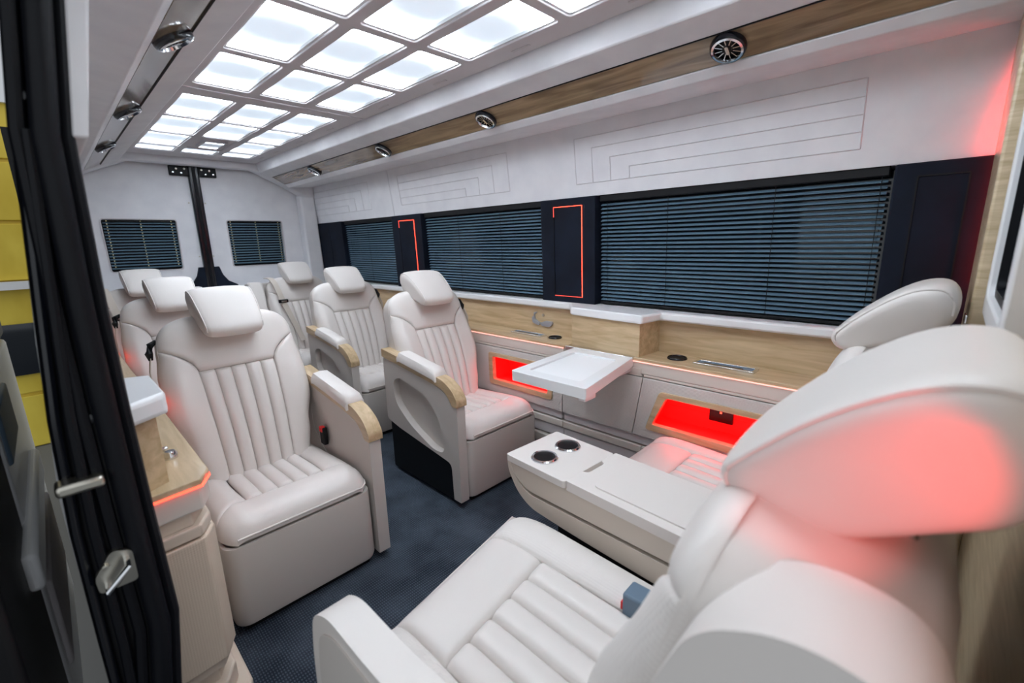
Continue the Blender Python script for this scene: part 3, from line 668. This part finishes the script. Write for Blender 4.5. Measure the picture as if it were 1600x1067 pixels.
class ChairSpec: pass
def spec(hw=.25, depth=.47, zs=.335, R=.075, yb=.45, tilt=19, bw=1.0, L=.655, pl=(-.135, .135), roll=.15, hy=None):
    s = ChairSpec(); s.hw = hw; s.depth = depth; s.zs = zs; s.R = R; s.yb = yb; s.t = math.radians(tilt); s.bw = bw; s.L = L; s.pl = pl; s.roll = roll; s.hx = 0.0; s.th = .088; s.full = False; s.hsc = 1.0; s.skew = 0.0; s.hk = 0.0; s.corner = .16
    return s
PARTS = {}
def soft_parts(key, s):
    """meshes of the padded parts, made once for each kind of chair: list of (name, MB, material)"""
    out = []
    hw, D = s.hw, s.depth
    # ---- seat
    def Ws(y):
        t = max(0.0, (.09 - y) / .09); return hw * (1 - s.corner * t ** 3.0) if t > 0 else hw
    def S_seat(x, y, off):
        q = abs(x) / Ws(y); yy = (D - y) / (D + .0); f = math.sqrt(se(q, 7) * se(yy, 14))
        bol = .016 * min(1, max(0, ((x - s.pl[1] * .97) if x > 0 else (s.pl[0] * .97 - x)) / .05)) ** 2
        y = y + s.skew * x * (1 - y / D)
        return (x, y, s.zs + s.R * f + (bol + off) * (0.15 + .85 * f) - .035 * (y / D) - .012 * max(0, (.12 - y) / .12) ** 2)
    x0, x1 = s.pl; r = s.roll; n = 5
    for i in range(n):
        a0, a1 = lerp(x0, x1, i / n), lerp(x0, x1, (i + 1) / n)
        out.append(('seat_pleat', patch(lambda a, b, a0=a0, a1=a1: (lerp(a0, a1, a), lerp(r, D + .03, b)), S_seat, 12, 20, (1, 1, 1, 0), .013, .0055, .005), 'leather'))
    rb = -.0 if s.full else None
    cv = lambda y: .022 * math.sin(PI * min(1, max(0, (y - r) / (D - r))))
    out.append(('seat_bolster', patch(lambda a, b: ((lambda y: (lerp(-Ws(y) * .999, x0 - cv(y) * .3, a), y))(lerp(.001 if s.full else r - .055 * (1 - a) ** 1.5, D + .03, b))), S_seat, 16, 24, (0, 1, 1, 0), .013, .0055), s.bmat))
    out.append(('seat_bolster', patch(lambda a, b: ((lambda y: (lerp(x1 + cv(y) * .3, Ws(y) * .999, a), y))(lerp(.001 if s.full else r - .055 * a ** 1.5, D + .03, b))), S_seat, 16, 24, (1, 0, 1, 0), .013, .0055), s.bmat))
    def rollP(a, b):
        if s.full:
            y = lerp(.001, r, b); return (lerp(x0 - cv(y) * .3, x1 + cv(y) * .3, a), y)
        x_ = lerp(-1, 1, a); lim = r - .055 * max(0, (abs(x_) * hw - x1) / (hw - x1)) ** 1.5
        y = lerp(.001, lim, b); return (x_ * Ws(y) * .999, y)
    out.append(('seat_front_roll', patch(rollP, S_seat, 34, 18, (1 if s.full else 0, 1 if s.full else 0, 0, 1), .013, .0055), 'leather'))
    ol = [(x, .001) for x in [Ws(0) * t / 6 for t in range(-6, 7)]] + [(Ws(y), y) for y in (.02, .05, .09, .2, D)] + [(-Ws(y), y) for y in (D, .2, .09, .05, .02)]
    ol = [(x, y + s.skew * x * (1 - y / D)) for x, y in ol]
    rings = [[(x * .99, .004 + y * .99, s.zs + .012 - .035 * y / D) for x, y in ol], [(x * .965, .012 + y * .97, s.zs - .004) for x, y in ol], [(x * .94, .022 + y * .95, s.zs - .035) for x, y in ol]]
    out.append(('seat_cushion', MB().loft(rings), 'shell'))
    pipe = [(x * 1.004, y - .002, s.zs + .010 - .012 - .0 * y) for x, y in ol[:17]]
    out.append(('piping', MB().tube([(x, y, z + .012 - .035 * max(0, y) / D) for x, y, z in pipe], .0035, 6), 'leather'))
    # ---- back
    L = s.L; o = Vector((0, s.yb, s.zs + .03)); u = Vector((0, math.sin(s.t), math.cos(s.t))); nn = Vector((0, -math.cos(s.t), math.sin(s.t)))
    key_w = ((0, .200), (.12, .222), (.28, .262), (.42, .258), (.52, .246), (.62, .236), (.70, .225))
    def w0(v):
        for (a, wa), (b, wb) in zip(key_w, key_w[1:]):
            if v <= b:
                t = (v - a) / (b - a); t = t * t * (3 - 2 * t); return lerp(wa, wb, t) * s.bw
        return key_w[-1][1] * s.bw
    vt = L - .10
    def Wb(v):
        v = max(0, v); q = max(0, (v - vt) / (L - vt)); return w0(v) * (1 - .55 * (1 - math.sqrt(max(0, 1 - min(1, q) ** 2.6))))
    def S_back(x, v, off):
        q = abs(x) / Wb(v); f = math.sqrt(se(q, 5) * se(v / L, 16))
        bol = .030 * min(1, max(0, (abs(x) - .12 * s.bw) / (.09 * s.bw))) ** 1.6 * min(1, max(0, (L * .82 - v) / .16))
        lum = .016 * math.sin(PI * min(1, max(0, v / .42)))
        d = .055 * f + (bol + lum + off) * (0.1 + .9 * f)
        return tuple(o + Vector((x, 0, 0)) + u * v + nn * d)
    b0, b1, vtop = .120 * s.bw, .138 * s.bw, .425
    bw_ = lambda v: lerp(b0, b1, min(1, max(0, v / vtop)))
    for i in range(5):
        s0, s1 = -1 + 2 * i / 5, -1 + 2 * (i + 1) / 5
        out.append(('back_pleat', patch(lambda a, b, s0=s0, s1=s1: ((lambda v: (lerp(s0, s1, a) * bw_(v), v))(lerp(-.02, vtop, b))), S_back, 12, 26, (1, 1, 0, 1), .014, .0055, .006), 'leather'))
    def vb(a): return vtop + .105 * a ** .55            # seam between bolster and yoke, a 0 at the pleats, 1 at outline
    for sg in (-1, 1):
        def BP(a, b, sg=sg):
            v = lerp(-.01, vb(a) , b); return (sg * lerp(bw_(v), Wb(v) * .999, a), v)
        out.append(('back_bolster', patch(BP, S_back, 18, 34, (1, 0, 0, 1), .014, .0055), s.bmat))
    def YP(a, b):
        x_ = lerp(-1, 1, a); 
        xin = bw_(vtop) / Wb(vtop)
        aa = max(0, (abs(x_) - xin) / (1 - xin)); lo = vb(aa) if aa > 0 else vtop
        v = lerp(lo, L * .9985, b); return (x_ * Wb(v) * .999, v)
    out.append(('yoke', patch(YP, S_back, 40, 22, (0, 0, 1, 0), .014, .0055), 'leather'))
    prof = [(Wb(v), v) for v in [L * i / 26 for i in range(27)]]
    ol = [(x, v) for x, v in prof] + [(-x, v) for x, v in prof[::-1]]
    def ring(sc, d): 
        cv_ = L * .45
        return [tuple(o + Vector((x * sc, 0, 0)) + u * (cv_ + (v - cv_) * sc) + nn * d) for x, v in ol]
    out.append(('back_shell', MB().loft([ring(.995, .012), ring(1.0, -.004), ring(1.0, -s.th * .5), ring(.97, -s.th * .86), ring(.9, -s.th)]), 'shell' if s.bmat == 'leather' else 'leather'))
    # ---- headrest: wedge pillow, profile in (y, z) relative to the top of the back, lofted along x
    hp = s.hp
    prof = [(-.150, .020), (-.152, .038), (-.138, .060), (-.10, .100), (-.045, .146), (.005, .175), (.045, .182), (.070, .172), (.082, .145), (.080, .105), (.066, .080), (.03, .060), (-.03, .030), (-.09, .006), (-.13, .002)]
    pr = []
    Np = len(prof)
    for i in range(Np):                                    # smooth the profile (Catmull-Rom)
        p0, p1, p2, p3 = (Vector(prof[(i + q - 1) % Np]) for q in range(4))
        for t in (0, .33, .66):
            pr.append(.5 * ((2 * p1) + (p2 - p0) * t + (2 * p0 - 5 * p1 + 4 * p2 - p3) * t * t + (3 * p1 - p0 - 3 * p2 + p3) * t ** 3))
    pr = [Vector((p.x, p.y - s.hk * max(0, .11 - p.y) / .11 * min(1, max(0, (p.x + .15) / .08)) - (s.hk if p.y < .11 and p.x > -.06 else 0) * .4)) for p in pr]
    tip = Vector((-.15, .035)); pr = [tip + (p - tip) * s.hsc for p in pr]
    c = tip + (Vector((-.02, .085)) - tip) * s.hsc; rings = []
    hw_h = .138 * s.hs
    xs = [(-1, .60), (-.99, .74), (-.955, .86), (-.90, .93), (-.80, .975), (-.6, 1.0), (-.2, 1.02), (.2, 1.02), (.6, 1.0), (.80, .975), (.90, .93), (.955, .86), (.99, .74), (1, .60)]
    for x, sc in xs:
        rings.append([(x * hw_h * (1 - .07 * (.1 - (p.y - .09)) / .1) + s.hx, hp[0] + c.x + (p.x - c.x) * sc, hp[1] + c.y + (p.y - c.y) * sc) for p in pr])
    out.append(('headrest', MB().loft(rings), 'leather'))
    for sg in (-1, 1):
        out.append(('headrest_seam', MB().tube([(sg * hw_h * .93 * (1 - .07 * (.1 - (p.y - .09)) / .1) + s.hx, hp[0] + c.x + (p.x - c.x) * .905, hp[1] + c.y + (p.y - c.y) * .905) for p in pr[:27]], .0028, 6), 'leather'))
    for sg in (-1, 1):
        out.append(('headrest_stem', MB().tube([(sg * .05, hp[0] + .03, hp[1] - .03), (sg * .05, hp[0] + .03, hp[1] + .08)], .008, 8), 'chrome'))
    PARTS[key] = [(nm, mb, mt, None) for nm, mb, mt in out]
def add_soft(key, t):
    lst = PARTS[key]
    for i, (nm, mb, mt, src) in enumerate(lst):
        if src is None:
            ob = mb.build(nm, mt, t, local=True, sharp=50); lst[i] = (nm, mb, mt, ob)
        else: copy_part(src, t, (0, 0, 0))
s1 = spec(); s1.bmat = 'leather'; s1.hs = .86; s1.hp = (.63, .910); soft_parts('row', s1)
s2 = spec(hw=.322, depth=.60, zs=.345, yb=.60, tilt=14, bw=1.08, L=.61, pl=(-.165, .205), roll=.205); s2.full = True; s2.skew = .17; s2.corner = .05; s2.bmat = 'leather_perf'; s2.hs = 1.2; s2.hx = -.006; s2.th = .19; s2.hsc = 1.13; s2.hp = (.850, .935); s2.hk = .022; soft_parts('front', s2)
s4 = spec(hw=.25, depth=.60, zs=.345, yb=.575, tilt=14, bw=.96, L=.61, pl=(-.15, .14), roll=.205); s4.full = True; s4.corner = .08; s4.bmat = 'leather_perf'; s4.hs = 1.05; s4.th = .12; s4.hp = (.795, .945); soft_parts('front_right', s4)
s3 = spec(hw=.262, yb=.46); s3.bmat = 'leather'; s3.hs = .86; s3.hp = (.64, .93); soft_parts('rear', s3)

def arm(t, sg):
    """aisle-side arm panel: shell with recess, black kick panel, oak rail with curved front, leather pad"""
    xi, xo = .258, .306
    X = lambda a, b: tuple(sorted((sg * a, sg * b)))
    out = [(0.0, .03), (.055, .03), (.062, .215), (.50, .275), (.62, .30), (.62, .655), (.20, .598), (.10, .575), (.0, .515)]
    rec = rpoly([(.105, .255), (.20, .245), (.40, .325), (.53, .42), (.53, .54), (.47, .565), (.23, .515), (.14, .42)], .06, 6)
    a, b = X(xi, xo)
    MB().poly(rpoly(out, [.004, .004, .03, .01, .02, .02, .02, .03, .01], 4), [rec], 0, a, b).build('arm_panel', 'shell', t, local=True, bevel=.004)
    inner = X(xi + .002, xo - .036)
    rec2 = [(lerp(.32, y, 1.04), lerp(.42, z, 1.04)) for y, z in rec]
    MB().prism(rec2, 0, *inner).build('recess_panel', 'shell', t, local=True)
    a, b = X(xi + .012, xo - .008)
    MB().prism([(.055, .02), (.60, .02), (.60, .33), (.50, .285), (.055, .225)], 0, a, b).build('kick_panel', 'black', t, local=True)
    # oak rail
    a, b = X(xi - .004, xo + .006)
    rail = rpoly([(-.010, .515), (.028, .515), (.045, .545), (.09, .583), (.20, .6), (.62, .657), (.62, .70), (.20, .645), (.085, .628), (.02, .59), (-.010, .545)], [.003, .01, .03, .03, .02, .004, .004, .02, .05, .05, .01], 5)
    MB().prism(rail, 0, a, b).build('oak_rail', 'wood', t, local=True, bevel=.004)
    a, b = xi - .014, xo + .016
    pad = []
    for y, z in ((.135, .640), (.15, .650), (.30, .672), (.44, .691), (.455, .684)):
        h = .018 if .14 < y < .45 else .006
        ring = [(sg * a, y, z - .03), (sg * b, y, z - .03), (sg * b, y, z - .006), (sg * (b - .008), y, z + h - .004), (sg * lerp(a, b, .5), y, z + h), (sg * (a + .008), y, z + h - .004), (sg * a, y, z - .006)]
        pad.append(ring)
    MB().loft(pad).build('arm_pad', 'leather', t, local=True, sharp=50)
def base_box(t, hw, y1, z1, mt='shell'):
    ol = rrect(-hw, hw, -.002, y1, .045, 5)
    lip = .016
    rings = [[(x * .985, y * .98 + .006, .028) for x, y in ol], [(x, y, .045) for x, y in ol], [(x, y, z1 - .010) for x, y in ol], [(x * .995, y + .001, z1) for x, y in ol], [(x * .96, y * .96 + .012, z1) for x, y in ol], [(x * .95, y * .95 + .014, z1 - .03) for x, y in ol]]
    MB().loft(rings).build('seat_base', mt, t, local=True)
    bx(-hw + .03, hw - .03, .025, y1 - .02, 0, .03).build('plinth', 'black', t, local=True)
def belt_guide(t, x, y, z):
    g = MB().tube([(x, y, z + .03), (x - .012, y - .02, z + .01), (x - .02, y - .02, z - .025)], .010, 8).build('belt_guide', 'black', t, local=True)
    return g
def row_chair(label, x, y, armside, outer_belt=True):
    t = thing('captain_chair', label, 'chair', (x, y, 0), group='cream captain chairs in two rows')
    base_box(t, .252, .56, .318)
    add_soft('row', t); arm(t, armside)
    bx(-.20, .20, .42, .60, .05, .36).build('hinge_cover', 'shell', t, local=True, bevel=.01)
    # buckle on the arm side
    bk = bx(*sorted((armside * .232, armside * .252)), .36, .40, .395, .475).build('buckle', 'black', t, local=True, bevel=.005)
    bx(*sorted((armside * .228, armside * .246)), .366, .392, .455, .479).build('release_button', 'red_button', bk, local=True, bevel=.003)
    # belt guide at the wall-side shoulder with hanging belt
    o_ = -armside
    MB().tube([(o_ * .238, .650, .905), (o_ * .258, .640, .895), (o_ * .268, .625, .865), (o_ * .266, .62, .84)], [.008, .012, .013, .007], 8).build('belt_guide', 'black', t, local=True)
    MB().ribbon([(o_ * .267, .62, .85), (o_ * .278, .60, .80), (o_ * .278, .60, .72), (o_ * .270, .58, .55), (o_ * .262, .52, .40)], (0, 1, 0), .032, .002).build('seat_belt', 'belt', t, local=True)
    return t
row_chair('cream pleated captain chair nearest the door seal, facing the camera', .487, 1.505, 1)
row_chair('cream captain chair in the right front row beside the fold-out table', 1.498, 1.53, -1)
row_chair('cream captain chair on the left, behind the one nearest the door seal', .482, 2.57, 1)
row_chair('cream captain chair on the right, second row, behind the one beside the table', 1.515, 2.57, -1)
def rear_seat(label, x, sg):
    t = thing('bench_chair', label, 'seat', (x, 3.53, 0), group='rear bench seats')
    base_box(t, .262, .60, .318); add_soft('rear', t)
    # broad flank towards the aisle and the wall behind the padded back
    o_ = Vector((0, .52, .36)); 
    for (a, b, nm) in (((.262, .37, 'flank'),) if sg == 1 else ((-.37, -.262, 'flank'),)):
        ring = lambda x0, x1: [(x0, .50, .30), (x1, .50, .30), (x1, .69, .955), (x0, .69, .955)]
        MB().loft([[(a, .47, .20), (b, .47, .20), (b, .60, .20), (a, .60, .20)], [(a, .53, .5), (b, .53, .5), (b, .66, .5), (a, .66, .5)], [(a, .66, .93), (b, .66, .93), (b, .76, .93), (a, .76, .93)], [(a, .69, .955), (b, .69, .955), (b, .75, .955), (a, .75, .955)]]).build(nm, 'leather', t, local=True, bevel=.015)
    xa, xb = (-.262, .37) if sg == 1 else (-.37, .262)
    MB().loft([[(xa, .60, .2), (xb, .60, .2), (xb, .68, .2), (xa, .68, .2)], [(xa, .75, .94), (xb, .75, .94), (xb, .80, .94), (xa, .80, .94)]]).build('back_board', 'shell', t, local=True, bevel=.01)
    bp_ = [(-.215, .72, .985), (-.215, .60, .985), (-.205, .535, .94), (-.19, .50, .85), (-.165, .462, .74), (-.13, .415, .60), (-.09, .38, .46)]
    MB().ribbon(bp_, (1, .0, .1), .042, .003).build('seat_belt', 'belt', t, local=True)
    f = bx(-.216, -.142, .466, .490, .785, .812); f.build('belt_slider', 'black', t, local=True, bevel=.004)
    bx(-.20, -.158, .461, .468, .793, .804).build('slider_bar', 'chrome', t, local=True)
    return t
rear_seat('cream rear bench seat on the left with beige belt across, at the rear door', .475, 1)
rear_seat('cream rear bench seat on the right with beige belt, below right rear blind', 1.535, -1)
struct(bx(.1, 1.88, 4.36, YR, .895, .915).build('trim_%d' % k, 'white_paint')); k += 1

# ---- front seats facing the rear
def front_seat(label, x, y, arm_outer):
    t = thing('front_seat', label, 'seat', (x, y, 0), PI + math.radians(1.5 if arm_outer else 0), group='rear-facing front seats')
    base_box(t, .295 if arm_outer else .245, .70, .322); add_soft('front' if arm_outer else 'front_right', t)
    bx(-.22, .22, .55, .74, .05, .38).build('hinge_cover', 'shell', t, local=True, bevel=.01)
    if arm_outer:
        prof = rpoly([(.045, .10), (.072, .49), (.092, .578), (.157, .612), (.30, .605), (.58, .62), (.58, .10)], [.01, .05, .05, .05, .05, .02, .01], 6)
        MB().prism(prof, 0, .334, .398).build('side_arm', 'leather', t, local=True, bevel=.016, seg=4)
        MB().prism([(lerp(.3, a, .86), lerp(.35, b, .9)) for a, b in prof], 0, .396, .402).build('arm_outer_panel', 'shell', t, local=True, bevel=.003)
        wing = rpoly([(.60, .42), (.655, .62), (.70, .80), (.745, .915), (.82, .955), (.90, .94), (.93, .86), (.93, .42)], [.02, .1, .1, .08, .06, .06, .06, .02], 7)
        MB().prism(wing, 0, .20, .31).build('side_bolster', 'leather', t, local=True, bevel=.05, seg=8, sharp=80)
        bx(.30, .39, .30, .62, .05, .25).build('arm_bracket', 'black', t, local=True)
    return t
f1 = front_seat('rear-facing cream seat at the front left with low side arm, closest to camera', .632, .875, True)
bk = bx(-.215, -.16, .43, .49, .38, .445).build('buckle', 'blue_grey', f1, local=True, bevel=.006)
bx(-.205, -.17, .422, .434, .39, .41).build('release_button', 'red_button', bk, local=True)
MB().ribbon([(-.26, .52, .42), (-.285, .575, .50), (-.29, .62, .58)], (0, 1, .2), .035, .004).build('belt_stalk', 'belt_dark', f1, local=True)
f2_ = front_seat('rear-facing cream seat at the front right beside the red-lit niche', 1.532, .853, False)

# ---- centre console between the front seats
cc = thing('centre_console', 'cream centre console with two cup holders between the front seats', 'console', (1.145, 1.022, 0), math.radians(-3.5))
hwc = .128
side = rpoly([(-.70, .437), (-.70, .498), (.0, .498), (.0, .492), (-.032, .455), (-.09, .420)], [.01, .003, .003, .003, .05, .05], 6)
MB().prism([(-.69, .38), (-.69, .495), (-.01, .495), (-.03, .43), (-.10, .38)], 0, -hwc + .016, hwc - .016).build('core', 'black', cc, local=True)
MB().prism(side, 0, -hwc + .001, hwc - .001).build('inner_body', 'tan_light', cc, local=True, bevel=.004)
shellp = rpoly([(-.70, .350), (-.30, .352), (-.11, .360), (-.045, .395), (-.002, .46), (.004, .496), (-.008, .496), (-.035, .445), (-.095, .408), (-.70, .425)], [.01, .1, .06, .06, .04, .004, .004, .04, .06, .01], 6)
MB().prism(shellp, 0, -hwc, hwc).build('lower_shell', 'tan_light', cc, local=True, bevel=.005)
MB().poly(rrect(-hwc - .004, hwc + .004, -.262, .006, .01, 3), [], 2, .498, .522).build('cup_tray', 'leather', cc, local=True, bevel=.005)
lidp = rpoly([(-hwc - .002, -.70), (hwc + .002, -.70), (hwc + .002, -.268), (.05, -.268), (.04, -.286), (-.04, -.286), (-.05, -.268), (-hwc - .002, -.268)], .006, 3)
ld = MB().prism(lidp, 2, .496, .528).build('lid', 'leather', cc, local=True, bevel=.006)
MB().prism(rrect(-.098, .098, -.69, -.345, .018, 4), 2, .527, .533).build('lid_pad', 'leather', ld, local=True, bevel=.003)
bx(-.09, .09, -.62, -.2, 0.0, .36).build('pedestal', 'black', cc, local=True)
for cx in (-.060, .060):
    MB().lathe([(.047, .521), (.047, .526), (.043, .530), (.037, .529), (.036, .524), (.036, .521)], 32, Matrix.Translation((cx, -.112, 0)), False).build('cup_ring', 'chrome', cc, local=True)
    MB().lathe([(0, .5235), (.0365, .5235), (.0365, .5255), (0, .5255)], 28, Matrix.Translation((cx, -.112, 0))).build('cup_well', 'black', cc, local=True)

# ================================================================== DOOR OPENING ON THE LEFT
dp = struct(sempty('door_3', (0.0, 1.06, 0)))
KZ = ((0.0, .035, -.05), (.40, .045, -.05), (.565, .066, -.05), (.78, .062, -.049), (.98, .060, -.040), (1.16, .060, -.024), (1.42, .066, .0), (1.62, .092, .036), (1.95, .14, .09))
rings = []
for z, xr, xl in KZ:
    rings.append([(xl, 1.02, z), (xl + .02, 1.0, z), (xr - .035, .985, z), (xr - .02, 1.0, z), (xr, 1.03, z), (xr, 1.13, z), (xl, 1.13, z)])
MB().loft(rings).build('pillar_trim', 'black', dp, sharp=60)
MB().tube([(xr - .030, .985, z) for z, xr, xl in KZ], .017, 10).build('rubber_seal', 'rubber', dp)
MB().tube([(xr - .058, .990, z) for z, xr, xl in KZ], .010, 8).build('rubber_seal', 'rubber', dp)
MB().tube([(xr - .006, .998, z) for z, xr, xl in KZ], .009, 8).build('rubber_seal', 'rubber', dp)
MB().tube([(xl + .010, 1.0, z) for z, xr, xl in KZ if z > .3], .007, 8).build('edge_channel', 'black_gloss', dp)
MB().tube([(lerp(xl, xr, .28), .985, z + .012 * math.sin(9 * z)) for z, xr, xl in KZ if .2 < z < 1.5], .008, 8).build('cable', 'rubber', dp)
for z in (1.47, .98):
    xl = lerp(.0, .02, (z - 1.2)) - .012
    MB().lathe([(0, 0), (.008, 0), (.008, .004), (0, .005)], 10, Matrix.Translation((xl + .025, .99, z)) @ Matrix.Rotation(PI / 2, 4, 'X')).build('bolt', 'black_gloss', dp)
ln = MB().prism([(.064, 1.42), (.090, 1.62), (.14, 1.93), (.172, 1.93), (.118, 1.62), (.084, 1.42)], 1, .99, 1.2).build('headliner_end', 'suede', dp, bevel=.004)
st = thing('door_striker', 'zinc latch striker bolted to the black door pillar', 'latch', (0.0, .985, .70))
MB().poly(rpoly([(-.03, .675), (.022, .675), (.022, .735), (-.005, .745), (-.032, .705)], .008), [], 1, .972, .984).build('plate', 'steel', st, bevel=.002)
MB().tube([(-.018, .972, .685), (-.018, .945, .688), (.012, .945, .722), (.012, .972, .722)], .005, 8).build('loop', 'chrome', st)
MB().lathe([(0, 0), (.006, 0), (.005, .005), (0, .006)], 8, Matrix.Translation((-.016, .972, .722)) @ Matrix.Rotation(PI / 2, 4, 'X')).build('bolt', 'steel', st)
gr = MB(); gr.box(-.050, .010, .96, 1.0, .868, .888)
sb = tag(gr.build('door_rail', 'steel', None, bevel=.006), 'metal guide rail end sticking out beside the black door seal', 'rail')
# opened sliding door outside the body, seen edge-on
sd = thing('sliding_door', 'open sliding door with white trim standing outside the opening', 'door', (-0.2, 1.6, 0.0))
bx(-.26, -.21, .93, 2.2, .02, 1.9).build('door_skin', 'black_gloss', sd, bevel=.01)
MB().poly([(.95, 1.0), (2.15, 1.0), (2.15, 1.88), (.95, 1.88)], [rrect(1.03, 2.07, 1.06, 1.78, .05)], 0, -.21, -.125).build('window_surround', 'black', sd, bevel=.006)
bx(-.20, -.185, 1.02, 2.08, 1.05, 1.79).build('pane', 'glass_dark', sd)
bx(-.21, -.128, .94, 1.36, .06, .985).build('door_edge_trim', 'black', sd, bevel=.012)
bx(-.21, -.125, 1.365, 2.15, .06, .985).build('door_trim', 'white_paint', sd, bevel=.012)
bx(-.13, -.105, 1.20, 1.9, .60, .68).build('door_shelf', 'white_paint', sd, bevel=.01)
bx(-.132, -.115, 1.42, 2.0, .26, .50).build('door_pocket', 'suede_grey', sd, bevel=.01)
bx(-.132, -.118, 1.40, 1.7, .80, .93).build('door_handle_plate', 'blue_grey', sd, bevel=.008)
# things outside
struct(bx(-9, 6, -4, 14, -.62, -.56).build('ground', 'asphalt'))
yb_ = thing('yellow_building', 'yellow boarded building front seen through the gap beside black door pillar', 'building', (-1.2, 6.5, -.56))
bx(-3.0, .9, 6.06, 6.5, -.56, 4.6).build('wall', 'yellow', yb_)
for i in range(10):
    o_ = MB().box(-3.0, .9, 6.03, 6.06, -.55 + i * .52, -.55 + i * .52 + .49).build('board', 'yellow', yb_, bevel=.006)
bx(-.45, .05, 5.95, 6.03, .93, 1.0).build('ledge', 'white_paint', yb_)
bx(-.40, .0, 6.0, 6.035, .15, .62).build('shutter', 'glass_dark', yb_)
bx(-.45, .35, 5.98, 6.035, 2.5, 3.2).build('window', 'white_paint', yb_)
# unseen red lamp added for the red glow on the front left headrest
rl_ = thing('added_red_light', 'unseen red light added at the partition for the front left headrest glow', 'light', (.345, YF, .98))
bx(.335, .35, YF, YF + .008, 1.0, 1.06).build('lens', 'led_red', rl_)
spd = bpy.data.lights.new('headrest_glow_spot', 'SPOT'); spd.energy = 0.9; spd.color = (1, .02, .015); spd.spot_size = math.radians(62); spd.spot_blend = .45; spd.shadow_soft_size = .01
spo = bpy.data.objects.new('headrest_glow_spot', spd); COL.objects.link(spo); spo.parent = rl_
spo.location = Vector((.335, YF + .02, 1.05)) - rl_.location
spo.rotation_euler = (Vector((.50, .04, 1.03)) - Vector((.335, YF + .02, 1.05))).to_track_quat('-Z', 'Y').to_euler()
